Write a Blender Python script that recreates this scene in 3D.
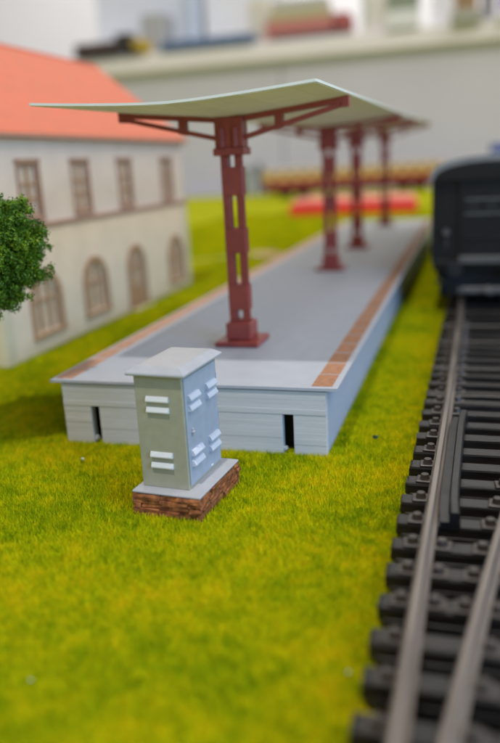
import bpy, bmesh, math, random
import numpy as np
from mathutils import Vector, Matrix

# ------------------------------------------------------------------ camera, light, exposure
for o in list(bpy.data.objects):
    bpy.data.objects.remove(o, do_unlink=True)
S = 0.001                       # all sizes below are millimetres of the real layout
scene = bpy.context.scene
COL = scene.collection
random.seed(7)
rng = np.random.default_rng(11)

CAM = Vector((72.8528, -118.1884, 48.6262)) * S
PITCH, YAW, ROLL, FPX = 0.2705, -0.2948, -0.0545, 745.065
fw = Vector((math.sin(YAW)*math.cos(PITCH), math.cos(YAW)*math.cos(PITCH), -math.sin(PITCH)))
r0 = Vector((math.cos(YAW), -math.sin(YAW), 0)); u0 = r0.cross(fw)
rt = math.cos(ROLL)*r0 + math.sin(ROLL)*u0
up = -math.sin(ROLL)*r0 + math.cos(ROLL)*u0
cd = bpy.data.cameras.new('camera'); cam = bpy.data.objects.new('camera', cd); COL.objects.link(cam)
m = Matrix((rt, up, -fw)).transposed().to_4x4(); m.translation = CAM
cam.matrix_world = m
cd.sensor_fit = 'VERTICAL'; cd.sensor_height = 36.0; cd.lens = FPX/743*36
cd.clip_start = 0.005; cd.clip_end = 20
cd.dof.use_dof = True; cd.dof.focus_distance = 0.117; cd.dof.aperture_fstop = 13.5
scene.camera = cam
scene.render.resolution_x = 689; scene.render.resolution_y = 1024

w = bpy.data.worlds.new('World'); scene.world = w; w.use_nodes = True
bgn = w.node_tree.nodes['Background']
bgn.inputs['Color'].default_value = (1.0, 0.975, 0.95, 1); bgn.inputs['Strength'].default_value = 0.31

def area(name, loc, target, power, size, color, shape='DISK', size_y=None):
    d = bpy.data.lights.new(name, 'AREA'); d.energy = power; d.size = size; d.shape = shape; d.color = color
    if size_y: d.size_y = size_y
    o = bpy.data.objects.new(name, d); COL.objects.link(o)
    o.location = loc
    o.rotation_euler = (Vector(target)-Vector(loc)).to_track_quat('-Z', 'Y').to_euler()
    return o
# hall spotlight a little in front of the layout, a broad ceiling light, a small blue lamp set close at right, standing in for window light
tgt = Vector((0.03, 0.05, 0.03)); kd = Vector((0.03, 0.43, -1.0)).normalized()
area('hall_lamp', tgt - kd*2.4, tgt, 30.0, 0.10, (1.0, 0.965, 0.90))
area('ceiling_light', (1.3, 0.45, 1.9), (-0.05, 0.25, 0), 27.0, 1.8, (1.0, 0.97, 0.93), 'RECTANGLE', 1.6)
area('window_stand_in_lamp', (0.42, -0.24, 0.15), (0.045, 0.0, 0.01), 1.55, 0.22, (0.26, 0.53, 1.0), 'RECTANGLE', 0.16)
area('far_wall_fill', (-0.3, 1.62, 1.5), (-0.35, 2.1, 0.25), 13.0, 1.0, (1.0, 0.98, 0.96), 'RECTANGLE', 0.3)  # unseen fill lamp added to brighten the far wall and cartons
vs = scene.view_settings
vs.view_transform = 'Standard'; vs.look = 'None'; vs.exposure = 0.0; vs.gamma = 1.0; vs.use_curve_mapping = False
scene.render.engine = 'CYCLES'
scene.cycles.max_bounces = 8

# ------------------------------------------------------------------ helpers
def lin(r, g, b):
    f = lambda c: (c/255/12.92) if c/255 <= .04045 else ((c/255+.055)/1.055)**2.4
    return (f(r), f(g), f(b))
MATS = {}
def mat(name, col, rough=.55, var=.12, scale=300, bump=0.0, bscale=2000, metal=0.0, spec=.5, col2=None, rand=0.0, stretch=None, coat=0):
    if name in MATS: return MATS[name]
    mm = bpy.data.materials.new(name); mm.use_nodes = True; nt = mm.node_tree; N = nt.nodes; L = nt.links
    b = N['Principled BSDF']; b.inputs['Roughness'].default_value = rough; b.inputs['Metallic'].default_value = metal
    b.inputs['Specular IOR Level'].default_value = spec
    if coat: b.inputs['Coat Weight'].default_value = coat
    tc = N.new('ShaderNodeTexCoord'); mp = N.new('ShaderNodeMapping'); L.new(tc.outputs['Object'], mp.inputs[0])
    if stretch: mp.inputs['Scale'].default_value = stretch
    no = N.new('ShaderNodeTexNoise'); no.inputs['Scale'].default_value = scale; no.inputs['Detail'].default_value = 6
    L.new(mp.outputs[0], no.inputs['Vector'])
    mx = N.new('ShaderNodeMix'); mx.data_type = 'RGBA'
    a = tuple(max(0, c*(1-var)) for c in col); c2 = col2 if col2 else tuple(min(1, c*(1+var)) for c in col)
    mx.inputs['A'].default_value = (*a, 1); mx.inputs['B'].default_value = (*c2, 1)
    rp = N.new('ShaderNodeMapRange'); rp.inputs['From Min'].default_value = .3; rp.inputs['From Max'].default_value = .7
    L.new(no.outputs['Fac'], rp.inputs['Value']); L.new(rp.outputs[0], mx.inputs['Factor'])
    out = mx.outputs['Result']
    if rand:
        oi = N.new('ShaderNodeObjectInfo'); hs = N.new('ShaderNodeHueSaturation')
        mr = N.new('ShaderNodeMapRange'); mr.inputs['To Min'].default_value = 1-rand; mr.inputs['To Max'].default_value = 1+rand
        L.new(oi.outputs['Random'], mr.inputs['Value']); L.new(mr.outputs[0], hs.inputs['Value']); L.new(out, hs.inputs['Color']); out = hs.outputs[0]
    L.new(out, b.inputs['Base Color'])
    rr = N.new('ShaderNodeMapRange'); rr.inputs['To Min'].default_value = max(.02, rough-.1); rr.inputs['To Max'].default_value = min(1, rough+.1)
    L.new(no.outputs['Fac'], rr.inputs['Value']); L.new(rr.outputs[0], b.inputs['Roughness'])
    if bump:
        n2 = N.new('ShaderNodeTexNoise'); n2.inputs['Scale'].default_value = bscale; n2.inputs['Detail'].default_value = 4
        L.new(mp.outputs[0], n2.inputs['Vector'])
        bp = N.new('ShaderNodeBump'); bp.inputs['Strength'].default_value = 1.0; bp.inputs['Distance'].default_value = bump*S
        L.new(n2.outputs['Fac'], bp.inputs['Height']); L.new(bp.outputs[0], b.inputs['Normal'])
    MATS[name] = mm
    return mm

class MB:
    """collects shapes in millimetres and links them as one mesh object"""
    def __init__(self): self.bm = bmesh.new()
    def box(self, x0, x1, y0, y1, z0, z1, bev=0.0, jit=0.0, seg=1):
        t = bmesh.new()
        v = [t.verts.new((x, y, z)) for x in (x0, x1) for y in (y0, y1) for z in (z0, z1)]
        for f in ((0,1,3,2), (4,6,7,5), (0,4,5,1), (2,3,7,6), (0,2,6,4), (1,5,7,3)): t.faces.new([v[i] for i in f])
        if jit:
            for q in v: q.co += Vector([random.uniform(-jit, jit) for _ in range(3)])
        if bev: bmesh.ops.bevel(t, geom=t.edges[:], offset=bev, segments=seg, affect='EDGES', profile=.6)
        self._merge(t); return self
    def prism(self, pts, a, b, axis='y'):
        """polygon pts (2D) extruded from a to b along axis; 2D is (x,z) for y, (y,z) for x, (x,y) for z"""
        t = bmesh.new()
        mk = {'y': lambda p, d: (p[0], d, p[1]), 'x': lambda p, d: (d, p[0], p[1]), 'z': lambda p, d: (p[0], p[1], d)}[axis]
        A = [t.verts.new(mk(p, a)) for p in pts]; B = [t.verts.new(mk(p, b)) for p in pts]
        n = len(pts); t.faces.new(A); t.faces.new(B[::-1])
        for i in range(n): t.faces.new((A[i], B[i], B[(i+1) % n], A[(i+1) % n]))
        bmesh.ops.recalc_face_normals(t, faces=t.faces[:]); self._merge(t); return self
    def cyl(self, p, q, r, seg=12, r2=None):
        t = bmesh.new(); p = Vector(p); q = Vector(q); d = q-p
        bmesh.ops.create_cone(t, cap_ends=True, segments=seg, radius1=r, radius2=r if r2 is None else r2, depth=d.length)
        M = Matrix.Translation((p+q)/2) @ d.to_track_quat('Z', 'Y').to_matrix().to_4x4()
        bmesh.ops.transform(t, matrix=M, verts=t.verts[:]); self._merge(t); return self
    def ball(self, c, r, sx=1, sy=1, sz=1, jit=0, sub=2):
        t = bmesh.new(); bmesh.ops.create_icosphere(t, subdivisions=sub, radius=r)
        for v in t.verts:
            k = 1+random.uniform(-jit, jit); v.co = Vector((v.co.x*sx*k+c[0], v.co.y*sy*k+c[1], v.co.z*sz*k+c[2]))
        self._merge(t); return self
    def sweep(self, prof, path):
        """profile (x,z) swept along path of (x,y,z,scale) with x offset square to the path"""
        t = bmesh.new(); rings = []
        for i, p in enumerate(path):
            a = path[max(0, i-1)]; b = path[min(len(path)-1, i+1)]
            d = Vector((b[0]-a[0], b[1]-a[1])).normalized(); nx = Vector((d.y, -d.x))
            rings.append([t.verts.new((p[0]+nx.x*q[0], p[1]+nx.y*q[0], p[2]+q[1])) for q in prof])
        n = len(prof)
        for i in range(len(rings)-1):
            for k in range(n): t.faces.new((rings[i][k], rings[i+1][k], rings[i+1][(k+1) % n], rings[i][(k+1) % n]))
        t.faces.new(rings[0]); t.faces.new(rings[-1][::-1])
        bmesh.ops.recalc_face_normals(t, faces=t.faces[:]); self._merge(t); return self
    def _merge(self, t):
        me = bpy.data.meshes.new('tmp'); t.to_mesh(me); t.free(); self.bm.from_mesh(me); bpy.data.meshes.remove(me)
    def build(self, name, material, parent=None, smooth=False):
        bmesh.ops.scale(self.bm, vec=(S, S, S), verts=self.bm.verts[:])
        me = bpy.data.meshes.new(name); self.bm.to_mesh(me); self.bm.free()
        if smooth:
            for p in me.polygons: p.use_smooth = True
        me.materials.append(material)
        o = bpy.data.objects.new(name, me); COL.objects.link(o)
        if parent: o.parent = parent
        return o
def box(name, material, parent, *a, **k): return MB().box(*a, **k).build(name, material, parent)
def tag(o, label=None, cat=None, group=None, kind=None):
    if label: o['label'] = label
    if cat: o['category'] = cat
    if group: o['group'] = group
    if kind: o['kind'] = kind
    return o
def thing(name, label, cat, loc=(0, 0, 0), rz=0.0, group=None):
    o = bpy.data.objects.new(name, None); COL.objects.link(o); o.empty_display_size = .005
    o.location = Vector(loc)*S; o.rotation_euler = (0, 0, rz)
    return tag(o, label, cat, group)
def copy_tree(o, parent=None):
    c = o.copy(); COL.objects.link(c); c.parent = parent
    for ch in list(o.children): copy_tree(ch, c)
    return c
def inst(src, parent, loc, rz=0.0):
    """another piece that shares the mesh of src"""
    c = src.copy(); COL.objects.link(c); c.parent = parent; c.location = Vector(loc)*S; c.rotation_euler = (0, 0, rz)
    return c

# ------------------------------------------------------------------ materials
M_slab = mat('pale_grey_card', (.435, .455, .50), .55, .05, 250, .02, 3000)
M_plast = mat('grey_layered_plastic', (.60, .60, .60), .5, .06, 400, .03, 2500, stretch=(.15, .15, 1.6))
M_side = mat('grey_side_plastic_blue_lit', (.40, .45, .55), .5, .04, 250, .02, 2500)  # same grey plastic, with the blue light from the right put into its colour
M_red = mat('oxide_red_plastic', (.33, .058, .044), .40, .12, 500, .02, 3000)
M_board = mat('cream_roof_board', (.88, .82, .73), .6, .04, 200, rand=.05)
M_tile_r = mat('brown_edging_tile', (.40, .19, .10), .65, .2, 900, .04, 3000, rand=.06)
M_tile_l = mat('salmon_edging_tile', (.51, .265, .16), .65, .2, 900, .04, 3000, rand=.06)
M_cab = mat('grey_green_cabinet', (.385, .37, .265), .45, .07, 600, .015, 4000)
M_door = mat('cabinet_door_blue_lit', (.36, .41, .47), .42, .06, 600, .015, 4000)  # cabinet plastic with the bluish light on this side painted in
M_lid = mat('pale_grey_lid', (.42, .42, .43), .32, .06, 500)
M_louv = mat('off_white_louvre', (.74, .74, .71), .45, .04)
M_brick = mat('rough_brown_brick', (.22, .060, .018), .7, .4, 900, .12, 2500, col2=(.50, .175, .052), rand=.2)
M_mort = mat('dark_mortar', (.06, .03, .018), .9)
M_sleep = mat('black_brown_sleeper', (.008, .007, .0062), .42, .35, 500, .10, 1000, spec=.4, col2=(.024, .019, .0155), stretch=(.2, 1.4, 1.4), rand=.2)
M_chair = mat('dark_rail_chair', (.040, .030, .024), .42, .4, 900, .03)
M_bed = mat('dark_track_bed', (.003, .003, .0025), 1.0, .4, 800, .15, 1500, spec=.05)
M_rail = mat('worn_rail_steel', (.20, .17, .145), .40, .3, 600, .02, 2500, metal=.6, stretch=(1, .1, 1))
M_guard = mat('black_guard_rail', (.010, .010, .010), .38, .2, 500, .02, spec=.3)
M_coach = mat('charcoal_coach_paint', (.010, .0095, .009), .5, .15, 300, spec=.35)
M_black = mat('matt_black_underframe', (.010, .010, .010), .7, .2)
M_croof = mat('grey_coach_roof', (.24, .235, .23), .5, .1)
M_cgrey = mat('worn_grey_metal', (.10, .097, .09), .55, .2)
M_wallu = mat('off_white_render', (.88, .75, .64), .8, .05, 120, .05, 900)
M_walll = mat('cream_render', (.95, .77, .56), .8, .06, 120, .05, 900)
M_quoin = mat('pale_yellow_end_wall', (.80, .70, .47), .8, .06, 120)
M_trim = mat('brown_stone_trim', (.47, .28, .19), .7, .12, 400)
M_wfr = mat('tan_window_frame', (.54, .31, .165), .6, .1, 400)
M_pane = mat('creamy_window_pane', (.80, .64, .44), .25, .1, 300)
M_uppane = mat('grey_window_pane', (.74, .64, .54), .25, .1, 300)
M_roof = mat('orange_red_roof', (.63, .150, .070), .7, .06, 150, .06, 1200)
M_bark = mat('tree_bark', (.07, .045, .028), .85, .3, 800, .2, 1500)

# ------------------------------------------------------------------ grass material
def grass_mat(name, blades):
    mm = bpy.data.materials.new(name); mm.use_nodes = True; nt = mm.node_tree; N = nt.nodes; L = nt.links
    b = N['Principled BSDF']; b.inputs['Roughness'].default_value = .85; b.inputs['Specular IOR Level'].default_value = .05
    tc = N.new('ShaderNodeTexCoord')
    def noise(sc, det=4):
        n = N.new('ShaderNodeTexNoise'); n.inputs['Scale'].default_value = sc; n.inputs['Detail'].default_value = det
        L.new(tc.outputs['Object'], n.inputs['Vector']); return n
    big = noise(55); mid = noise(420, 6); fine = noise(1900, 4)
    ramp = N.new('ShaderNodeValToRGB'); e = ramp.color_ramp.elements
    e[0].position = .05; e[0].color = (.14, .25, .002, 1)
    e[1].position = .95; e[1].color = (.78, .54, .008, 1)
    for p, c in ((.32, (.31, .405, .002)), (.55, (.54, .555, .002)), (.78, (.72, .62, .003))):
        k = e.new(p); k.color = (*c, 1)
    if blades:
        ge = N.new('ShaderNodeNewGeometry'); src = ge.outputs['Random Per Island']
    else:
        mr = N.new('ShaderNodeMapRange'); mr.inputs['From Min'].default_value = .28; mr.inputs['From Max'].default_value = .72
        L.new(fine.outputs['Fac'], mr.inputs['Value']); src = mr.outputs[0]
    # shift the ramp by slow patches
    a1 = N.new('ShaderNodeMath'); a1.operation = 'MULTIPLY_ADD'; a1.inputs[1].default_value = .62; L.new(src, a1.inputs[0])
    mr2 = N.new('ShaderNodeMapRange'); mr2.inputs['From Min'].default_value = .36; mr2.inputs['From Max'].default_value = .64
    mr2.inputs['To Min'].default_value = -.08; mr2.inputs['To Max'].default_value = .46
    ad = N.new('ShaderNodeMath'); ad.operation = 'ADD'; L.new(big.outputs['Fac'], ad.inputs[0]); L.new(mid.outputs['Fac'], ad.inputs[1])
    hf = N.new('ShaderNodeMath'); hf.operation = 'MULTIPLY'; hf.inputs[1].default_value = .5; L.new(ad.outputs[0], hf.inputs[0])
    L.new(hf.outputs[0], mr2.inputs['Value']); L.new(mr2.outputs[0], a1.inputs[2])
    L.new(a1.outputs[0], ramp.inputs[0]); L.new(ramp.outputs[0], b.inputs['Base Color'])
    if not blades:
        for q in e: q.color = tuple(c*.74 for c in q.color[:3])+(1,)  # self-shade among the fibres put into the bare ground colour
        bp = N.new('ShaderNodeBump'); bp.inputs['Distance'].default_value = .6*S; L.new(fine.outputs['Fac'], bp.inputs['Height']); L.new(bp.outputs[0], b.inputs['Normal'])
    return mm
M_ground = grass_mat('grass_mat_base', False)
M_blade = grass_mat('grass_fibres', True)

# ------------------------------------------------------------------ the setting
GZ = -.6                                           # soil level; the fibre tips reach about zero
RX = lambda y: 69.15 + (.0165*y if y < 20 else .33+.010*(y-20))                      # left rail
tag(box('ground', M_ground, None, -1300, 900, -260, 1120, -12, GZ), kind='structure')
tag(box('wall', mat('hall_wall_white', (.80, .80, .80), .9, .03, 3), None, -3200, 2400, 2100, 2150, -40, 2400), kind='structure')
# brownish earth path behind the platform, a pale trodden line
pth = MB()
def ribbon(mb, pts, wd, z):
    t = bmesh.new(); vs_ = []
    for i, p in enumerate(pts):
        a = Vector(pts[max(0, i-1)]); b_ = Vector(pts[min(len(pts)-1, i+1)]); d = (b_-a).normalized(); n = Vector((-d.y, d.x))
        k = wd*(1+.15*math.sin(i*1.7))
        vs_.append((t.verts.new((p[0]+n.x*k, p[1]+n.y*k, z)), t.verts.new((p[0]-n.x*k, p[1]-n.y*k, z))))
    for i in range(len(vs_)-1): t.faces.new((vs_[i][0], vs_[i][1], vs_[i+1][1], vs_[i+1][0]))
    bmesh.ops.recalc_face_normals(t, faces=t.faces[:]); mb._merge(t)
PATH1 = [(-4+(-42)*i/8, 268+6*math.sin(i*.9)+i*3.6) for i in range(9)]
ribbon(pth, PATH1, 9, GZ+.25)
tag(pth.build('path', mat('brown_earth_path', (.42, .27, .13), .9, .2, 200, .1)), kind='structure')
PATH2 = [(-42-3.5*i, 292-3.25*i) for i in range(28)]
pt2 = MB(); ribbon(pt2, PATH2, 2.2, GZ+.28)
tag(pt2.build('path', mat('pale_trodden_path', (.50, .50, .25), .9, .15, 200, .1)), kind='structure')
tag(MB().prism([(RX(-150)-2.2, -150), (89, -150), (90, -62), (122, 67), (123, 108), (90, 112), (92, 350), (RX(350)-2.2, 350)], GZ-.1, -.2, 'z')
    .build('track_bed', M_bed), kind='structure')

# ------------------------------------------------------------------ platform
LEN = 345.0
plat = thing('station_platform', 'long low grey railway platform with tiled edges between lawn and track', 'platform')
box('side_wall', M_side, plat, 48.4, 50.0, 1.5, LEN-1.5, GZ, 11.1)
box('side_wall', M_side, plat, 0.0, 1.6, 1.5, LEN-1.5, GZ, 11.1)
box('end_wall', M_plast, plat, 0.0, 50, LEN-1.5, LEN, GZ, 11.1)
zs = [GZ, .5, 1.35, 2.5, 3.6, 4.55, 5.7, 6.88, 7.9, 8.6, 9.5, 10.3, 11.06]
box('front_spacer', M_plast, plat, .5, 49.5, .35, LEN-2, 11.05, 11.4)
for i in range(len(zs)-1):
    segs = [(0, 5.6), (7.3, 42.3), (44.3, 50)] if i < 7 else [(0, 50)]
    for (a, b) in segs:
        p = random.uniform(0, .07) if i != 7 else .12
        x0 = a - (.05*random.random() if a == 0 else 0); x1 = b + (.05*random.random() if b == 50 else 0)
        box('front_layer', M_plast, plat, x0, x1, -p, 1.6, zs[i]+.006, zs[i+1]-.006, bev=.035)
for (xa, xb) in ((5.6, 7.3), (42.3, 44.3)):
    box('slot_shade_sheet', M_black, plat, xa-.8, xb+.8, 4.0, 4.5, GZ, 7.4)  # black sheet added for the shade inside the hollow platform
    box('slot_burr', M_plast, plat, xa+.05, xa+.6, .2, 1.0, .15, .7, jit=.12)
slab = MB()
t = bmesh.new()       # thin top slab with a faintly wavy front lip
nx, ny = 24, 2
yy = [-.4, 6, LEN+1]
top = [[t.verts.new((-2.1+54.2*i/nx, y, 11.86+(.02*math.sin(i*.8) if j == 0 else 0))) for j, y in enumerate(yy)] for i in range(nx+1)]
bot = [[t.verts.new((v.co.x, v.co.y, v.co.z-.50)) for v in c] for c in top]
for i in range(nx):
    for j in range(2):
        t.faces.new((top[i][j], top[i+1][j], top[i+1][j+1], top[i][j+1])); t.faces.new((bot[i][j], bot[i][j+1], bot[i+1][j+1], bot[i+1][j]))
    t.faces.new((top[i][0], bot[i][0], bot[i+1][0], top[i+1][0])); t.faces.new((top[i][2], top[i+1][2], bot[i+1][2], bot[i][2]))
for j in range(2):
    t.faces.new((top[0][j], top[0][j+1], bot[0][j+1], bot[0][j])); t.faces.new((top[nx][j], bot[nx][j], bot[nx][j+1], top[nx][j+1]))
bmesh.ops.recalc_face_normals(t, faces=t.faces[:]); slab._merge(t); slab.build('top_slab', M_slab, plat)
def tile_row(x0, x1, material):
    base = MB().box(0, x1-x0, 0, 7.15, 0, .09, bev=.02).build('edging_tile', material, plat)
    base.location = Vector((x0, .75, 11.835))*S
    y = 8.1+.3; k = 0
    while y < LEN-8:
        inst(base, plat, (x0+random.uniform(-.06, .06), y, 11.82+random.uniform(0, .02)), random.uniform(-.006, .006)); y += 7.85
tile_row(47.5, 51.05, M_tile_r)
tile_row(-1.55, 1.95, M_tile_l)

# ------------------------------------------------------------------ canopies
XC = 26.3
def make_canopy(dh0, dh1):
    root = thing('platform_canopy', 'x', 'canopy', (XC, 31, 11.86))
    Z = lambda z: z-11.86
    def column(y, dh):
        T = lambda z: Z(z)+dh*min(1, max(0, (z-16.4)/34))
        sh = MB()
        for sx in (-1, 1):
            a, b = (-2.0, -.62) if sx < 0 else (.62, 2.0)
            sh.box(a, b, y-.85, y+.85, T(16.4), T(51.0), bev=.12)
            sh.box((a+b)/2-.95 if sx < 0 else (a+b)/2-.45, (a+b)/2+.45 if sx < 0 else (a+b)/2+.95, y-1.0, y-.7, T(16.4), T(51), bev=.06)
        col = sh.build('column', M_red, root)
        box('base_plate', M_red, col, -4.75, 4.75, y-4.75, y+4.75, T(11.9), T(13.0), bev=.2)
        box('pedestal', M_red, col, -2.75, 2.75, y-2.75, y+2.75, T(13.0), T(16.7), bev=.25)
        for (z0, z1) in ((19.1, 24.5), (30.9, 36.0), (42.4, 48.0)):
            box('batten_plate', M_red, col, -2.2, 2.2, y-1.3, y+1.3, T(z0), T(z1), bev=.08)
        box('batten_plate', M_red, col, -2.0, 2.0, y-1.1, y+1.1, T(16.4), T(17.2), bev=.05)
        box('collar', M_red, col, -3.3, 3.3, y-2.4, y+2.4, T(50.2), T(51.7), bev=.2)
        cp = box('capital', M_red, col, -2.9, 2.9, y-1.9, y+1.9, T(51.7), T(57.5), bev=.1)
        for x in (-1.5, 1.3):
            rb = MB().box(x-.55, x+.55, y-2.35, y-1.8, T(51.7), T(55.6), bev=.18).cyl((x, y-2.3, T(51.8)), (x, y-2.3, T(55.3)), .33, 8)
            rb.build('capital_rib', M_red, col)
        for sg in (-1, 1):
            br = MB(); d0, d1 = y-.8, y+.8
            P = lambda l: [(sg*x, T(z)) for x, z in l]
            br.prism(P([(2.6, 57.5), (23.7, 59.95), (23.7, 58.75), (2.6, 56.55)]), d0-.15, d1+.15)
            br.prism(P([(2.8, 54.0), (23.0, 58.9), (23.0, 58.05), (2.8, 53.05)]), d0, d1)
            br.prism(P([(9.2, 57.6), (10.9, 57.8), (10.9, 54.9), (9.2, 54.5)]), d0+.05, d1-.05)
            br.prism(P([(22.5, 59.7), (23.8, 59.9), (23.8, 57.9), (22.5, 57.8)]), d0-.25, d1+.25)
            b_ = br.build('bracket', M_red, col)
    column(0, dh0); column(109, dh1)
    # roof of thin boards, sagging at the middle, warped up a little at the free ends
    y0, y1 = -33.6, 138.4; nb = 12; hw = 23.94
    def zr(dx, y):
        k = 0
        if y < 0: k = min(1, -y/33)**2
        if y > 109: k = min(1, (y-109)/30)**2
        a = abs(dx)/hw
        return 57.55 + 2.35*(a**1.25) + .9*k*(1-a) + dh0+(dh1-dh0)*y/109
    ys = [y0, -26, -18, -9, 0, 55, 109, 120, 130, y1]
    for i in range(nb):
        a = -hw+2*hw*i/nb; b = -hw+2*hw*(i+1)/nb-.10
        t = bmesh.new(); R = []
        dz = .0 if i % 2 else .02
        for y in ys:
            R.append([t.verts.new((x, y, Z(zr(x, y))+h+dz)) for x, h in ((a, 0), (b, 0), (b, .5), (a, .5))])
        for p in range(len(ys)-1):
            for k in range(4): t.faces.new((R[p][k], R[p+1][k], R[p+1][(k+1) % 4], R[p][(k+1) % 4]))
        t.faces.new(R[0]); t.faces.new(R[-1][::-1]); bmesh.ops.recalc_face_normals(t, faces=t.faces[:])
        mb = MB(); mb._merge(t); mb.build('roof_board', M_board, root)
    for i in range(nb):
        a = -hw+2*hw*i/nb; b = -hw+2*hw*(i+1)/nb
        MB().prism([(a, Z(zr(a, y0))+.12), (b, Z(zr(b, y0))+.12), (b, Z(zr(b, y0))+.52), (a, Z(zr(a, y0))+.52)], y0-.22, y0-.01).build('edge_trim', M_trimw, root)
    for sg in (-1, 1):
        pr_ = [(y, Z(zr(sg*hw, y))+.1) for y in ys]; pr_ += [(y, z+.42) for y, z in pr_[::-1]]
        MB().prism(pr_, sg*(hw+.01), sg*(hw+.2), 'x').build('edge_trim', M_trimw, root)
    return root
M_trimw = mat('white_card_edge', (.86, .84, .76), .6, .03, 300)
can = make_canopy(.4, 2.0)
can['label'] = 'red columned butterfly canopy whose roof overhangs the platform end beside the grey cabinet'
can['group'] = 'canopies on the platform'
can2 = make_canopy(3.0, 5.4); can2['group'] = 'canopies on the platform'; can2.location = Vector((XC, 204, 11.86))*S
can2['label'] = 'second red columned butterfly canopy farther along the platform beside the dark coach'

# ------------------------------------------------------------------ relay cabinet
TH = .0857
cab = thing('relay_cabinet', 'small grey louvred trackside cabinet on a rough brick base on the grass', 'cabinet', (34.4, -25.10, 0), -TH)
body = box('body', M_cab, cab, -7.60, 0, 0, 11.97, 3.3, 20.75, bev=.12, seg=2)
t = bmesh.new(); lidm = MB()
def ring(o, z, dy=0): return [t.verts.new(q) for q in ((-7.60-o, -o, z), (o, -o, z), (o, 11.97+o, z), (-7.60-o, 11.97+o, z))]
rs = [ring(.45, 20.55), ring(.72, 20.58), ring(.84, 20.72), ring(.84, 20.92), ring(.70, 21.10), ring(.48, 21.24), ring(-.22, 21.70), ring(-.42, 21.80), ring(-.7, 21.84)]
for a, b in zip(rs, rs[1:]):
    for k in range(4): t.faces.new((a[k], a[(k+1) % 4], b[(k+1) % 4], b[k]))
t.faces.new(rs[0][::-1]); t.faces.new(rs[-1]); lidm._merge(t)
lidm.build('lid', M_lid, cab)
dr = MB().box(.02, .16, .5, 11.5, 3.8, 20.0, bev=.06).build('door', M_door, cab)
MB().box(.14, .42, 1.9, 2.25, 11.1, 12.3, bev=.08).box(.14, .55, 1.75, 2.4, 11.6, 11.9, bev=.08).build('door_handle', M_lid, dr)
MB().box(.14, .26, 7.5, 8.3, 4.0, 4.35, bev=.05).build('nameplate', M_louv, dr)
for z in (5.8, 11.6, 17.6): MB().cyl((.1, 11.45, z-.45), (.1, 11.45, z+.45), .16, 8).build('hinge', M_door, dr)
hood = [(0, 1.0), (-.30, .95), (-.62, .30), (-.60, .10), (0, .02)]
for z0 in (16.52, 14.92, 8.02, 6.37):
    MB().prism([(q[0]*.75+.05, z0+.08+q[1]*.86) for q in hood], -5.78, -2.23, 'x').build('louvre', M_louv, cab)
M_louvd = mat('off_white_louvre_blue_lit', (.60, .63, .68), .42, .04)  # louvre colour of the door side, tinted with the blue side light
for y0 in (1.3, 7.35):
    for z0 in (16.5, 15.0, 8.15, 6.55):
        MB().prism([(.14-q[0]*1.0, z0+q[1]*.92) for q in hood], y0, y0+3.45, 'y').build('louvre', M_louvd, dr)
# bottom plate and brick base
MB().box(-8.5, 2.55, -1.95, 12.9, 2.95, 3.31, bev=.1).build('base_plate', M_lid, cab)
bx0, bx1, by0, by1 = -8.35, 2.5, -1.9, 12.75
core = MB().box(bx0+.35, bx1-.35, by0+.35, by1-.35, GZ, 2.97).build('brick_base', M_mort, cab)
random.seed(21)
for c, (z0, z1) in enumerate(((GZ, .62), (.66, 1.40), (1.44, 2.16), (2.20, 2.95))):
    for side in range(4):
        horiz = side in (0, 2)
        p, e = (bx0, bx1) if horiz else (by0, by1)
        p += random.uniform(-.05, .05)+(0 if c % 2 else -.1)
        first = True
        while p < e-.2:
            ln = random.uniform(2.4, 5.0) if not (first and c == 1) else 1.2
            q = min(p+ln, e+.1)
            if e-q < .7: q = e+.08
            d = random.uniform(-.05, .38); first = False
            if side == 0: a = (p, q-.08, by0-d+.05, by0+.6)
            elif side == 2: a = (p, q-.08, by1-.6, by1+d-.05)
            elif side == 1: a = (bx1-.6, bx1+d-.05, p, q-.08)
            else: a = (bx0-d+.05, bx0+.6, p, q-.08)
            mb = MB().box(a[0], a[1], a[2], a[3], z0+random.uniform(0, .05), z1-random.uniform(0, .1))
            bm = mb.bm
            bmesh.ops.subdivide_edges(bm, edges=bm.edges[:], cuts=1, use_grid_fill=True)
            for v in bm.verts:
                v.co += Vector((random.uniform(-.13, .13), random.uniform(-.13, .13), random.uniform(-.08, .08)))
                v.co.z = min(max(v.co.z, GZ), 2.94)
            mb.build('brick', M_brick, core)
            p = q

# ------------------------------------------------------------------ track with turnout
trk = thing('railway_turnout', 'black sleepered railway turnout with worn steel rails beside the platform', 'railway track')
ZS, ZR = 2.2, 4.55
prof = [(-.95, 0), (.95, 0), (.95, .26), (.3, .55), (.22, 1.5), (.40, 1.75), (.40, 2.22), (.31, 2.35), (-.31, 2.35), (-.40, 2.22), (-.40, 1.75), (-.22, 1.5), (-.3, .55), (-.95, .26)]
G = 17.4
def rail(pts, name='rail', pr=prof, mt=M_rail, dz=ZS):
    return MB().sweep(pr, [(x, y, dz) for x, y in pts]).build(name, mt, trk)
def curve_x(y): 
    k = y+125
    return RX(-125) + 1.3*0 + .0125*k + 2.6*0 + (.00068*k*k if k > 0 else 0)
DIV = lambda y: 71.9 + .128*(y+68.4) + .00036*(y+68.4)**2     # left rail of the branch
rail([(RX(y), y) for y in range(-150, 351, 25)])
rail([(DIV(y), y) for y in range(-100, 17, 6)])
rail([(RX(y)+G, y) for y in list(range(24, 345, 20))+[350]])
rail([(RX(y)+G, y) for y in range(-90, 2, 13)])
rail([(DIV(y)+G, y) for y in range(-90, 107, 7)])
rail([(DIV(y), y) for y in range(24, 107, 8)])
gp = [(-.7, 0), (.7, 0), (.62, 1.9), (.42, 2.2), (-.42, 2.2), (-.62, 1.9)]
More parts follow.
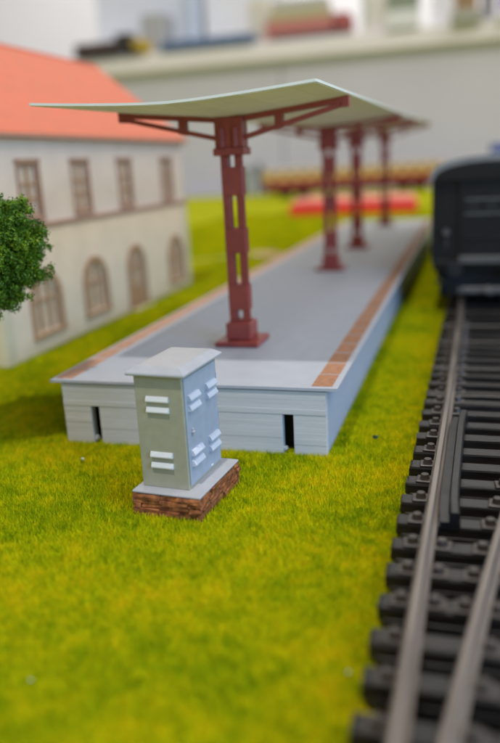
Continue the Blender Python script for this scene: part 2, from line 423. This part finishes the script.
gpts = [(RX(-27)+3.1, -28), (RX(-24)+2.85, -24)] + [(RX(y)+2.75, y) for y in range(-18, 9, 6)] + [(RX(10)+2.85, 10), (RX(13)+3.1, 13.5)]
rail(gpts, 'guard_rail', gp, M_guard)
rail([(x-1.25, y) for x, y in gpts], 'guard_rail_flange', [(-.6, 0), (.55, 0), (.55, .8), (-.6, .8)], M_guard)
random.seed(5)
smeshes = {}
def sleeper(y, length):
    key = (round(length/3), random.randrange(3))
    if key not in smeshes:
        mb = MB(); L_ = key[0]*3.0
        mb.box(0, L_, -1.45, 1.45, .3, ZS, bev=.38, seg=2)
        bm = mb.bm
        for v in bm.verts:
            if v.co.z > 1.2: v.co.z += random.uniform(-.06, .06)
            v.co.y += random.uniform(-.07, .07); 
            if v.co.x < 1: v.co.x += random.uniform(-.12, .12)
        mb.box(.6, L_-.2, -1.5, 1.5, GZ, .7, bev=.1)
        o = mb.build('sleeper', M_sleep, trk); smeshes[key] = o; o.location = Vector((64.6+.0105*y, y, 0))*S
    else: o = inst(smeshes[key], trk, (64.6+.0105*y+random.uniform(-.1, .1), y, 0), random.uniform(-.008, .008))
    return o
chair0 = MB().box(-1.2, 1.2, -1.15, 1.15, 0, .32, bev=.12).cyl((0, 0, .2), (0, 0, 1.0), .8, 10, .55).build('rail_chair', M_chair, trk)
chair0.location = Vector((RX(-140)-1.5, -140, ZS-.04))*S
y = -142.0; first = True
while y < 345:
    ln = 27.0 if y < -60 else (27+ (y+60)*.26 if y < 110 else 26)
    sleeper(y, min(ln, 60))
    xs = [(RX(y)-1.75), (RX(y)+1.75)]
    if -95 < y < 16 and DIV(y)-RX(y) > 6: xs += [DIV(y)-1.75, DIV(y)+1.75]
    elif -95 < y < 16 and DIV(y)-RX(y) > 3.2: xs = [RX(y)-1.75, DIV(y)+1.75]
    if y < 100:
        if -29 < y < 15: xs.remove(RX(y)+1.75)
        for x in xs: inst(chair0, trk, (x+random.uniform(-.05, .05), y+random.uniform(-.15, .15), ZS-.05), random.uniform(-.1, .1))
    y += 6.45+random.uniform(-.25, .25)

# ------------------------------------------------------------------ dark coach on the track
CY = 121.0
coach = thing('passenger_coach', 'dark charcoal railway coach with grey arched roof standing on the track', 'railway coach', (RX(CY)+7.9, CY, ZR), -.0125)
z_ = lambda z: z-ZR+(.8 if z > 12.9 else 0)
HB = 17.3; CL = 200.0
MB().box(-HB, HB, .6, CL, z_(15.4), z_(40.6), bev=.25).build('body', M_coach, coach)
arc = [(-HB-.7, 40.2)] + [(-(HB+.7)*math.cos(a), 40.9+6.2*math.sin(a)**.75) for a in [math.pi*i/16 for i in range(1, 16)]] + [(HB+.7, 40.2)]
arc_in = [(-HB+.4, 40.2)] + [(-(HB-.6)*math.cos(a), 40.2+5.2*math.sin(a)**.75) for a in [math.pi*i/16 for i in range(1, 16)]] + [(HB-.2, 40.2)]
MB().prism([(x, z_(z)) for x, z in arc], -1.0, CL+1, 'y').build('roof', M_croof, coach)
MB().prism([(x, z_(z-.1)) for x, z in arc_in], -1.15, -.9, 'y').build('end_tympanum', M_coach, coach)
for sx in (-1, 1): MB().box(sx*12.2-2.6, sx*12.2+2.6, 3, 10, z_(5.2), z_(11.3), bev=.3).build('brake_gear', M_black, coach)
MB().box(-13, 13, 2.6, 4.2, z_(5.0), z_(12.5), bev=.3).build('end_apron', M_black, coach)
# end wall: corner posts, gangway panel with window slots, lamp, grab rails
for x in (-HB, HB-1.6): MB().box(x, x+1.6, -.1, .7, z_(15.4), z_(40.4), bev=.15).build('corner_post', M_coach, coach)
for x in (-9.2, 8.2): MB().box(x, x+1.0, -.35, .7, z_(16.4), z_(43.2), bev=.12).build('end_post', M_coach, coach)
pn = MB().box(-8.2, 8.2, .1, .65, z_(16.4), z_(41)).build('gangway_panel', M_coach, coach)
fr = MB().box(-7.6, 7.6, -.25, .2, z_(33.9), z_(34.5), bev=.08).box(-7.6, 7.6, -.25, .2, z_(29.6), z_(30.2), bev=.08).build('window_rail', M_cgrey, pn)
for x in (-6.8, -1.8, 3.2): MB().box(x, x+3.6, -.3, .15, z_(30.4), z_(33.7)).build('window', M_black, pn)
MB().box(-8.2, 8.2, -.2, .2, z_(22.6), z_(23.1), bev=.06).build('rib', M_coach, pn)
for x in (-12.9, 12.9):
    MB().cyl((x, -.7, z_(24.6)), (x, .65, z_(24.6)), 1.0, 12).cyl((x, -.9, z_(24.6)), (x, -.7, z_(24.6)), .75, 12).build('tail_lamp', M_cgrey, coach)
    MB().cyl((x+.2, -.5, z_(20)), (x+.2, -.5, z_(23)), .2, 6).build('grab_rail', M_cgrey, coach)
MB().box(-9.0, 9.0, -3.0, .65, z_(15.3), z_(17.4), bev=.2).build('gangway_step', M_cgrey, coach)
MB().box(-HB+.5, HB-.5, -.6, 2.5, z_(13.0), z_(16.0), bev=.2).build('headstock', M_coach, coach)
for x in (-9.8, 9.8):
    MB().cyl((x, -4.5, z_(14.2)), (x, -.5, z_(14.2)), 1.0, 12).cyl((x, -6.2, z_(14.2)), (x, -4.4, z_(14.2)), .6, 10).cyl((x, -6.8, z_(14.2)), (x, -6.1, z_(14.2)), 2.3, 18, 2.0).build('buffer', M_black, coach)
for sx in (-1, 1): MB().box(sx*14-1.7, sx*14+1.7, -.4, 2.4, z_(9.6), z_(10.3), bev=.1).box(sx*14-1.7, sx*14-1.3, 1.5, 2.1, z_(9.8), z_(13.5)).box(sx*14+1.3, sx*14+1.7, 1.5, 2.1, z_(9.8), z_(13.5)).build('step', M_black, coach)
MB().box(-9.3, 9.3, -4.6, -3.3, z_(7.2), z_(9.2), bev=.3).box(-1.1, 1.1, -6.5, 6, z_(7.4), z_(8.8), bev=.2).box(.4, 1.2, -4.7, -4.4, z_(6.6), z_(9.6), bev=.1).build('coupling', M_cgrey, coach)
MB().box(-15.5, 15.5, 2, CL-2, z_(11.2), z_(15.5)).build('underframe', M_black, coach)
for yb in (14, CL-50):
    bg = MB().box(-10.5, -8.9, yb, yb+36, z_(7.0), z_(12.4), bev=.3).box(8.9, 10.5, yb, yb+36, z_(7.0), z_(12.4), bev=.3).box(-10, 10, yb+14, yb+22, z_(8.5), z_(12.3)).box(-10, 10, yb, yb+1.5, z_(8), z_(11.5)).build('bogie', M_black, coach)
    for yw in (yb+5.8, yb+30.2):
        for sx in (-1, 1):
            MB().cyl((sx*7.4, yw, z_(ZR+5.3)), (sx*9.0, yw, z_(ZR+5.3)), 5.28, 28).cyl((sx*7.0, yw, z_(ZR+5.3)), (sx*7.4, yw, z_(ZR+5.3)), 5.9, 28).build('wheel', M_black, bg)
        MB().cyl((-7.5, yw, z_(ZR+5.3)), (7.5, yw, z_(ZR+5.3)), .9, 10).build('axle', M_black, bg)
for i in range(11):
    for sx in (-1, 1):
        x = sx*HB; yy0 = 10+i*17
        MB().box(min(x, x+sx*.15), max(x, x+sx*.15), yy0, yy0+11, z_(28), z_(36.5), bev=.05).build('side_window', M_black, coach)

# ------------------------------------------------------------------ station building
BX, BY0, BY1, ZE = -44.8, 47.8, 187.0, 60.2
DEP = 72.0
bld = thing('station_building', 'two storey cream station building with arched windows and orange red roof', 'building', (BX, BY0, GZ))
LB = BY1-BY0
def arch(c, hw, z0, z1, n=10):
    pts = [(c-hw, z0), (c+hw, z0)]
    zsp = z1-hw
    pts += [(c+hw*math.cos(a), zsp+hw*math.sin(a)) for a in [math.pi*i/n for i in range(n+1)]]
    return pts
up_c = [69-BY0, 98.4-BY0, 130.3-BY0, 168.8-BY0]
lo = [(70-BY0, 7.2, 5.6, 22, 'w'), (100.6-BY0, 7.2, 5.6, 22, 'w'), (132.6-BY0, 6.6, 0.0, 22.2, 'd'), (171.8-BY0, 7.2, 5.0, 21.6, 'w')]
up_h = [[(c-4.9, 38.2), (c+4.9, 38.2), (c+4.9, 52.8), (c-4.9, 52.8)] for c in up_c]
lo_h = [arch(c, h, z0, z1) for c, h, z0, z1, k in lo]
def wall_skin(name, outer, holes, material, x, thick, parent):
    """front skin in the plane X=x with openings and reveals going back by thick"""
    t = bmesh.new(); es = []
    for lp in [outer]+holes:
        vs_ = [t.verts.new((x, p[0], p[1])) for p in lp]
        es += [t.edges.new((vs_[i], vs_[(i+1) % len(vs_)])) for i in range(len(vs_))]
    bmesh.ops.triangle_fill(t, use_beauty=True, use_dissolve=False, edges=es)
    for lp in [outer]+holes:
        a = [t.verts.new((x, p[0], p[1])) for p in lp]; b = [t.verts.new((x-thick, p[0], p[1])) for p in lp]
        for i in range(len(a)): t.faces.new((a[i], a[(i+1) % len(a)], b[(i+1) % len(a)], b[i]))
    mb = MB(); mb._merge(t); return mb.build(name, material, parent)
wall_skin('upper_wall', [(0, 36.4), (LB, 36.4), (LB, ZE), (0, ZE)], up_h, M_wallu, 0, 2.0, bld)
lo_outer = [(0, 0)] + [(lo[2][0]-lo[2][1], 0)] + arch(lo[2][0], lo[2][1], 0, 22.2)[2:][::-1] + [(lo[2][0]+lo[2][1], 0), (LB, 0), (LB, 35.0), (0, 35.0)]
wall_skin('lower_wall', lo_outer, [h for h, l in zip(lo_h, lo) if l[4] == 'w'], M_walll, .25, 2.2, bld)
box('string_course', M_trim, bld, -1, 1.0, -.6, LB+.6, 35.0, 36.4, bev=.15)
box('cornice', M_wallu, bld, -1, 1.1, -.4, LB+.4, 58.6, 60.1, bev=.2)
box('core', mat('dim_interior', (.10, .085, .07), .9), bld, -DEP+2, -3.2, 2.2, LB-2.2, 0, 59.5)
box('back_wall', M_walll, bld, -DEP, -DEP+2, 0, LB, 0, ZE)
for ya, yb in ((0, 2.0), (LB-2.0, LB)):
    mb = MB().prism([(-DEP+2, 0), (-2.0, 0), (-2.0, ZE), (-DEP/2, ZE+29), (-DEP+2, ZE)], ya, yb, 'y'); mb.build('end_wall', M_quoin, bld)
for yq in (-.15, LB-4.0): box('corner_pilaster', M_quoin, bld, -2.2, .55, yq, yq+4.15, 0, 35, bev=.1)
for c, hh in zip(up_c, up_h):
    wn = MB()
    for a in ((c-4.9, c-4.1, 38.2, 52.8), (c+4.1, c+4.9, 38.2, 52.8), (c-4.1, c+4.1, 52.0, 52.8), (c-4.1, c+4.1, 38.2, 39.0)): wn.box(-1.0, -.15, a[0], a[1], a[2], a[3])
    wo = wn.build('window', M_trim, bld)
    box('pane', M_uppane, wo, -1.0, -.75, c-4.1, c+4.1, 39.0, 52.0)
    MB().box(-.74, -.3, c-.5, c+.5, 39.0, 52.0).build('mullion', M_wfr, wo)
    for z in (43.2, 47.3): MB().box(-.73, -.35, c-4.1, c+4.1, z-.3, z+.3).build('glazing_bar', M_wfr, wo)
    MB().box(0, .7, c-6.0, c+6.0, 36.9, 38.1, bev=.1).build('sill', M_trim, wo)
    for sg in (-1, 1): MB().box(0, .45, c+sg*5.4-.45, c+sg*5.4+.45, 38.1, 53.6, bev=.08).build('surround', M_trim, wo)
    MB().box(0, .45, c-6.3, c+6.3, 52.9, 54.0, bev=.08).build('lintel', M_trim, wo)
for c, h, z0, z1, k in lo:
    nm = 'window' if k == 'w' else 'door'
    # raised arched surround
    t = bmesh.new(); A = arch(c, h, z0, z1, 14)[2:]; A = [(c+h, z0)]+A+[(c-h, z0)]
    B = [(c+(h+1.5), z0)]+[(c+(p[0]-c)*(h+1.5)/h, (z1-h)+(p[1]-(z1-h))*(h+1.5)/h) for p in arch(c, h, z0, z1, 14)[2:]]+[(c-(h+1.5), z0)]
    va = [[t.verts.new((x, *p)) for p in A] for x in (.2, .8)]; vb = [[t.verts.new((x, *p)) for p in B] for x in (.2, .8)]
    for i in range(len(A)-1):
        t.faces.new((va[1][i], va[1][i+1], vb[1][i+1], vb[1][i])); t.faces.new((vb[0][i], vb[1][i], vb[1][i+1], vb[0][i+1])); t.faces.new((va[0][i], va[0][i+1], va[1][i+1], va[1][i]))
    mb = MB(); mb._merge(t); wo = mb.build(nm, M_wfr, bld)
    mb = MB().prism(arch(c, h-.02, z0+.02, z1-.02, 14), -1.2, -.9, 'x'); mb.build('pane', M_pane, wo)
    for xo in (-h+.5, -h/3, h/3, h-.5):
        zt_ = z1-h+math.sqrt(max(0, h*h-xo*xo))
        MB().box(-.89, -.3, c+xo-.5, c+xo+.5, z0+.05, zt_-.1).build('mullion', M_wfr, wo)
    for zz in ((z1-h,) if k == 'w' else (z1-h, 8.0)): MB().box(-.88, -.25, c-h+.1, c+h-.1, zz-.4, zz+.4).build('transom', M_wfr, wo)
    if k == 'w': MB().box(.2, 1.1, c-h-1.8, c+h+1.8, z0-1.2, z0, bev=.1).build('sill', M_wfr, wo)
    else:
        MB().box(-.88, -.5, c-h+.6, c+h-.6, .1, 7.6).build('door_panel', M_wfr, wo)
        MB().box(.3, 3.0, c-h-1, c+h+1, 0, .9, bev=.1).build('step', M_quoin, wo)
rise = 30.5
sl = [(2.2, ZE-1.0), (-DEP/2, ZE+rise), (-DEP-2.2, ZE-1.0), (-DEP-2.2, ZE+.6), (-DEP/2, ZE+rise+1.9), (2.2, ZE+.6)]
rf = MB().prism(sl, -3, LB+2.0, 'y').build('roof', M_roof, bld)
MB().cyl((-DEP/2, -3, ZE+rise+1.5), (-DEP/2, LB+2, ZE+rise+1.5), .8, 8).build('ridge_cap', M_roof, rf)
MB().box(2.0, 3.0, -3, LB+2, ZE-.8, ZE+.1, bev=.2).build('gutter', M_trim, rf)

# ------------------------------------------------------------------ tree
TX, TY = -14.8, -3.0
tree = thing('deciduous_tree', 'small model tree with dense dark green foliage before the cream building', 'tree', (TX, TY, 0))
tk = MB(); prev = (-4, 0, -1.0)
for i in range(6):
    nxt = (-4+random.uniform(-.6, .6), random.uniform(-.6, .6), 4.5*(i+1)); tk.cyl(prev, nxt, 1.5-.17*i, 9, 1.5-.17*(i+1)); prev = nxt
for i in range(11):
    a = i*2.4; z = 20+i*1.0; r = 7+3*random.random()
    tk.cyl((-4, 0, z), (-4+r*math.cos(a), r*math.sin(a), z+8+4*random.random()), .55, 6, .2)
tk.build('trunk', M_bark, tree)
mm = bpy.data.materials.new('foam_foliage'); mm.use_nodes = True; nt = mm.node_tree; N = nt.nodes; L = nt.links
b = N['Principled BSDF']; b.inputs['Roughness'].default_value = .6; b.inputs['Specular IOR Level'].default_value = .35
ge = N.new('ShaderNodeNewGeometry'); tc = N.new('ShaderNodeTexCoord'); no = N.new('ShaderNodeTexNoise'); no.inputs['Scale'].default_value = 190; no.inputs['Detail'].default_value = 3
L.new(tc.outputs['Object'], no.inputs['Vector'])
ad = N.new('ShaderNodeMath'); ad.operation = 'MULTIPLY_ADD'; ad.inputs[1].default_value = .5; L.new(ge.outputs['Random Per Island'], ad.inputs[0])
mr = N.new('ShaderNodeMapRange'); mr.inputs['From Min'].default_value = .3; mr.inputs['From Max'].default_value = .7; mr.inputs['To Max'].default_value = .5
L.new(no.outputs['Fac'], mr.inputs['Value']); L.new(mr.outputs[0], ad.inputs[2])
rp = N.new('ShaderNodeValToRGB'); e = rp.color_ramp.elements; e[0].color = (.026, .08, .007, 1); e[1].color = (.46, .50, .03, 1)
k = e.new(.5); k.color = (.095, .195, .010, 1); k = e.new(.8); k.color = (.22, .34, .012, 1)
L.new(ad.outputs[0], rp.inputs[0]); L.new(rp.outputs[0], b.inputs['Base Color'])
M_leaf = mm
# crown made of clumps of small leaf faces
lobes = [((5.5, -.5, 36.5), 8.6), ((-4, 2, 40), 10), ((7.2, 1, 33.0), 7.6), ((7.0, -2.5, 40), 6.0), ((-2, -7, 34), 8.5), ((-9, -2, 35), 9), ((-3, 7, 34), 8.5), ((9.2, 0, 37.0), 6.8), ((5.0, 1.0, 30.0), 5.0), ((-6, 0, 30), 7), ((1, 0, 45), 6), ((6.3, 2.0, 29.6), 3.8), ((6.5, 0, 34), 8.0), ((3, -3, 32), 7.5), ((2, -2, 43), 6.5), ((-1, 0, 29), 6), ((8.2, .5, 35.5), 6.6), ((9.6, 0, 38.5), 6.2), ((6.8, 0, 31.5), 5.6), ((4, 0, 27.5), 4.5)]
clumps = []
for (c, r) in lobes:
    for _ in range(int(r*r*2.6)):
        d = rng.normal(size=3); d /= np.linalg.norm(d); rr = r*(.55+.45*rng.random()**.5)*(1+.10*rng.normal())
        clumps.append(np.array(c)+d*rr)
clumps = np.array(clumps); nl = 60
cen = np.repeat(clumps, nl, 0); d = rng.normal(size=cen.shape); d /= np.linalg.norm(d, axis=1)[:, None]
pos = cen + d*(.25+.85*rng.random((len(cen), 1)))
nrm = d + .7*rng.normal(size=d.shape); nrm /= np.linalg.norm(nrm, axis=1)[:, None]
ta = np.cross(nrm, rng.normal(size=d.shape)); ta /= np.linalg.norm(ta, axis=1)[:, None]; tb = np.cross(nrm, ta)
sz = (.12+.16*rng.random((len(cen), 1)))
V = np.stack([pos-ta*sz*1.3, pos+tb*sz*.8+nrm*sz*.2, pos+ta*sz*1.3, pos-tb*sz*.8+nrm*sz*.2], 1).reshape(-1, 3)*S
me = bpy.data.meshes.new('crown'); n = len(cen)
me.vertices.add(4*n); me.vertices.foreach_set('co', V.ravel().astype(np.float32)); me.loops.add(4*n); me.loops.foreach_set('vertex_index', np.arange(4*n, dtype=np.int32))
me.polygons.add(n); me.polygons.foreach_set('loop_start', np.arange(0, 4*n, 4, dtype=np.int32)); me.update(calc_edges=True); me.validate()
me.materials.append(M_leaf); co = bpy.data.objects.new('crown', me); COL.objects.link(co); co.parent = tree; co.location.z = .8*S

# ------------------------------------------------------------------ far models behind the platform
# cream and red coach
ang = math.atan2(1047-912, 30+199.5)
far = thing('passenger_coach', 'blurred red and cream railway coach standing far behind the platform', 'railway coach', (-199.5, 912, GZ), ang)
M_cream = mat('cream_coach_paint', (.86, .58, .20), .5, .08); M_crim = mat('crimson_coach_paint', (.26, .022, .022), .5, .08)
CLf = 268
box('lower_body', M_crim, far, 0, CLf, 0, 30, 13, 25)
box('upper_body', M_cream, far, .3, CLf-.3, .3, 29.7, 25, 37.5)
MB().prism([(-.8, 37.3), (30.8, 37.3), (29, 40), (22, 42.5), (15, 43.2), (8, 42.5), (1, 40)], -1, CLf+1, 'x').build('roof', mat('pale_coach_roof', (.34, .30, .25), .7), far)
for i in range(13): box('window', mat('dark_red_brown_window', (.20, .08, .05), .3), far, 8+i*20, 18+i*20, -.2, .35, 27, 35)
box('underframe', M_black, far, 4, CLf-4, 3, 27, 8, 13)
for x in (30, 56, CLf-56, CLf-30): MB().cyl((x, 5, 6.2), (x, 25, 6.2), 6.2, 20).build('wheel', M_black, far)
# red low block
redm = mat('bright_red_plastic', (.86, .040, .025), .4, .06); pinkm = mat('salmon_red_lid', (.86, .27, .22), .5, .06)
rb = thing('red_tray', 'low bright red tray with paler red top on the lawn behind the platform', 'tray', (-90, 570, GZ), .05)
box('tray', redm, rb, 0, 116, 0, 60, 0, 10, bev=.8)
box('tray_lid', pinkm, rb, 3, 113, 3, 57, 10, 14.5, bev=1.0)
for i in range(4): box('lid_rib', pinkm, rb, 12+i*26, 20+i*26, 6, 54, 14.5, 15.6, bev=.3)
# grey kiosk
kk = thing('grey_kiosk', 'small blue grey kiosk with a dark post beside the far coach', 'kiosk', (-292, 1070, GZ), .2)
gm = mat('blue_grey_kiosk', (.36, .40, .43), .6, .1); gd = mat('dark_blue_grey', (.12, .14, .17), .6, .1)
box('cabin', gm, kk, 0, 26, 0, 22, 0, 40, bev=.5); box('cabin_roof', gd, kk, -2, 28, -2, 24, 40, 44, bev=.6)
box('door', gd, kk, 4, 12, -.4, .3, .3, 30); box('post', gd, kk, 32, 39, 8, 15, 0, 52, bev=.5); box('beam', gd, kk, 26, 33, 9, 14, 30, 34)
# blue wagon beyond the dark coach
bw = thing('blue_container', 'small blue container on a flat wagon beyond the dark coach roof', 'container wagon', (92, 660, GZ), .15)
blm = mat('deep_blue_container', (.02, .08, .40), .5, .1)
box('container', blm, bw, 0, 60, 0, 26, 16, 56, bev=.5)
for i in range(9): box('rib', blm, bw, 3+i*6.2, 5+i*6.2, -.6, .1, 17, 55)
box('wagon_deck', M_black, bw, -4, 64, 1, 25, 11, 16)
for x in (8, 52): MB().cyl((x, 4, 5.6), (x, 22, 5.6), 5.6, 18).build('wheel', M_black, bw)

# neighbouring table with its items
tab = thing('display_table', 'long white exhibition table with pale front edge behind the lawn', 'table', (0, 1190, GZ))
M_pan = mat('grey_white_panel', (.62, .61, .69), .7, .04, 8); M_fas = mat('warm_white_edge', (.86, .81, .83), .7, .04, 8)
for i in range(6): box('front_panel', M_pan, tab, -1500+i*420, -1500+i*420+418, 0, 12, 0, 214)
box('table_top', M_fas, tab, -1520, 1030, -16, 700, 214, 243, bev=2)
for x in (-1480, -640, 200, 980): box('leg', M_pan, tab, x, x+30, 640, 670, -12, 214)
ZT = 243.0
def item(name, label, cat, loc, rz=0): return thing(name, label, cat, (loc[0], loc[1], ZT+GZ), rz)
i1 = item('black_locomotive', 'blurred dark locomotive with yellow cab end on the far white table', 'locomotive', (-612, 1165))
lm = mat('dark_loco', (.035, .03, .032), .5); ym = mat('yellow_cab', (.55, .38, .03), .5)
box('chassis', lm, i1, 0, 132, 0, 30, 4, 10); box('boiler', mat('brown_loco_body', (.10, .06, .055), .5), i1, 0, 88, 3, 27, 10, 27, bev=3); box('cab', lm, i1, 82, 112, 1, 29, 10, 36, bev=1); box('buffer_beam', ym, i1, 114, 138, 0, 30, 3, 24, bev=1)
for x in (14, 40, 66, 100): MB().cyl((x, 2, 6), (x, 28, 6), 6, 16).build('wheel', lm, i1)
i2 = item('blue_tray', 'long low blue strip of models on the far white table', 'tray', (-448, 1170))
bm_ = mat('slate_blue', (.10, .16, .30), .5); box('tray', bm_, i2, 0, 165, 0, 40, 0, 13, bev=1); box('tray_rim', bm_, i2, 3, 162, 3, 37, 13, 17, bev=.5)
for i in range(5): box('divider', bm_, i2, 16+i*30, 20+i*30, 4, 36, 17, 19)
wm = mat('white_carton', (.78, .79, .81), .7, .04, 30)
def carton(lbl, x, y, w_, d_, h_, mt, name='carton', cat='box'):
    o = item(name, lbl, cat, (x, y)); box('carton_body', mt, o, 0, w_, 0, d_, 0, h_, bev=1.5)
    box('flap', mt, o, 1, w_/2-1, 1, d_-1, h_, h_+1.2); box('flap', mt, o, w_/2+1, w_-1, 1, d_-1, h_, h_+1.2); return o
carton('tall white carton behind the blurred dark locomotive on the far table', -640, 1330, 210, 120, 190, mat('cool_white_carton', (.70, .74, .82), .7, .05, 30))
carton('big white carton behind the blue tray on the far table', -410, 1310, 150, 120, 200, wm)
pk = item('pink_box_stack', 'low stack of pinkish red boxes with a yellow strip on the far table', 'box', (-262, 1180))
box('lower_box', mat('pink_red_card', (.55, .20, .19), .6), pk, 0, 110, 0, 70, 0, 30, bev=1); box('side_box', mat('dark_red_card', (.42, .10, .10), .6), pk, 114, 138, 0, 60, 0, 34, bev=1); box('middle_box', mat('yellow_card', (.50, .45, .27), .6), pk, 6, 104, 2, 66, 30, 46, bev=1); box('upper_box', mat('grey_lid_card', (.50, .48, .46), .6), pk, 10, 100, 4, 60, 46, 62, bev=1); box('base_strip', mat('dark_strip', (.10, .06, .06), .6), pk, 10, 140, -4, 0, 0, 9)
carton('square white carton beside the pinkish red boxes on the far table', -95, 1200, 52, 60, 120, mat('warm_white_carton', (.80, .77, .72), .7, .05, 30))
gb = item('green_grey_shrub_box', 'small box with grey green scenery packs on the far table', 'box', (-62, 1170)); box('pack', mat('grey_green_pack', (.26, .30, .24), .7), gb, 0, 48, 0, 30, 0, 62, bev=1); box('pack_band', wm, gb, -1, 49, -1.5, 31, 0, 26)
carton('plain white carton beside the brown figure box on the far table', 2, 1230, 40, 60, 110, wm)
bb = item('brown_figure_box', 'small box of brown figures beside white cartons on the far table', 'box', (40, 1160)); box('figure_box', mat('brown_card', (.36, .24, .15), .7), bb, 0, 34, 0, 30, 14, 60, bev=1); box('box_tray', mat('grey_card', (.42, .42, .38), .7), bb, -6, 40, -3, 33, 0, 14, bev=1); MB().ball((17, -1, 40), 9, sub=2, sy=.5).build('picture_spot', mat('orange_spot', (.55, .27, .1), .6), bb)
pb = item('purple_box', 'purple box standing on the far white table edge', 'box', (106, 1160)); box('purple_body', mat('violet_card', (.15, .07, .36), .6), pb, 0, 60, 0, 40, 8, 80, bev=1); box('purple_foot', wm, pb, -2, 62, -2, 42, 0, 8, bev=1)

for (lbl, x, y, w_, d_, h_, c) in (('slim pale blue carton between the two tall white cartons', -428, 1240, 16, 50, 150, (.50, .58, .70)),
        ('low grey carton behind the blurred dark locomotive cab', -500, 1215, 44, 50, 70, (.45, .46, .48)),
        ('low cream carton in front of the big white carton', -300, 1215, 34, 40, 74, (.74, .70, .60)),
        ('small grey carton on the table just left of the purple box', 78, 1200, 22, 40, 66, (.40, .40, .42)),
        ('pale green carton behind the square white carton', -118, 1290, 70, 40, 170, (.58, .66, .56))):
    carton(lbl, x, y, w_, d_, h_, mat('card_%d' % int(-x+900), c, .7, .05, 30))
# ------------------------------------------------------------------ grass fibres and crumbs on the lawn
def blades(n, x0, x1, y0, y1, h, wd):
    x = rng.uniform(x0, x1, n); yv = rng.uniform(y0, y1, n)
    k = ~((x > -.3) & (x < 50.3) & (yv > -.15) & (yv < LEN))
    k &= ~((x > 67.0+.0125*yv)) & ~((x > 64.5+.0105*yv) & (rng.random(n) < .9))
    c, s = math.cos(TH), math.sin(TH); lx = (x-34.4)*c-(yv+25.1)*s; ly = (x-34.4)*s+(yv+25.1)*c
    k &= ~((lx > bx0-.1) & (lx < bx1+.1) & (ly > by0-.1) & (ly < by1+.1))
    k &= ~((x < BX+.4) & (yv > BY0-.3) & (yv < BY1))
    for (pl, r_) in ((PATH1, 8.5), (PATH2, 2.0)):
        for px_, py_ in pl: k &= ((x-px_)**2+(yv-py_)**2 > r_*r_)
    x = x[k]; yv = yv[k]; n = len(x)
    a = rng.uniform(0, 2*np.pi, n); hh = h*(.55+.75*rng.random(n)); lean = hh*rng.uniform(.1, .75, n); la = rng.uniform(0, 2*np.pi, n)
    w2 = wd*(.6+.7*rng.random(n))/2
    # away from walls fibres stay upright near obstacles
    b0 = np.stack([x-np.cos(a)*w2, yv-np.sin(a)*w2, np.full(n, GZ-.05)], 1); b1 = np.stack([x+np.cos(a)*w2, yv+np.sin(a)*w2, np.full(n, GZ-.05)], 1)
    mz = hh*.62; ml = lean*.4
    tp = np.stack([x+np.cos(la)*lean, yv+np.sin(la)*lean, GZ+hh], 1)
    return np.stack([b0, b1, tp], 1).reshape(-1, 3)
parts = [blades(620000, -62, 69, -85, 48, .80, .125), blades(70000, 50, 69, 48, 130, .85, .2), blades(50000, 50, 69, 110, 348, .9, .3),
         blades(60000, -60, 2, 45, 130, .9, .28), blades(60000, -140, 2, 130, 420, 1.5, .5), blades(40000, -160, 70, 345, 620, 1.7, .8)]
V = np.concatenate(parts)*S; n = len(V)//3
me = bpy.data.meshes.new('grass'); me.vertices.add(3*n); me.vertices.foreach_set('co', V.ravel().astype(np.float32))
me.loops.add(3*n); me.loops.foreach_set('vertex_index', np.arange(3*n, dtype=np.int32)); me.polygons.add(n); me.polygons.foreach_set('loop_start', np.arange(0, 3*n, 3, dtype=np.int32))
me.update(calc_edges=True); me.materials.append(M_blade)
go = bpy.data.objects.new('grass', me); COL.objects.link(go); tag(go, 'yellow green static grass fibres covering the lawn', 'grass', kind='stuff')
def crumb(x, y, r, mt, lab):
    o = MB().ball((0, 0, r*.7), r, 1.2, .9, .8, .25, 2).build('crumb', mt); o.location = Vector((x, y, .15))*S; tag(o, lab, 'crumb', 'loose crumbs on the lawn')
wc = mat('white_crumb', (.5, .54, .42), .8); gc = mat('dark_green_crumb', (.02, .05, .02), .9)
crumb(31.8, -64, .16, wc, 'tiny white crumb lying alone on the open lawn in front of the cabinet')
crumb(62.4, -56.2, .16, wc, 'tiny white crumb on grass beside the ends of the sleepers')
crumb(8.3, -9.6, .28, wc, 'tiny white crumb on grass in front of the left platform slot')
crumb(57.3, 8.0, .45, gc, 'dark green crumb on the grass strip between platform and track')
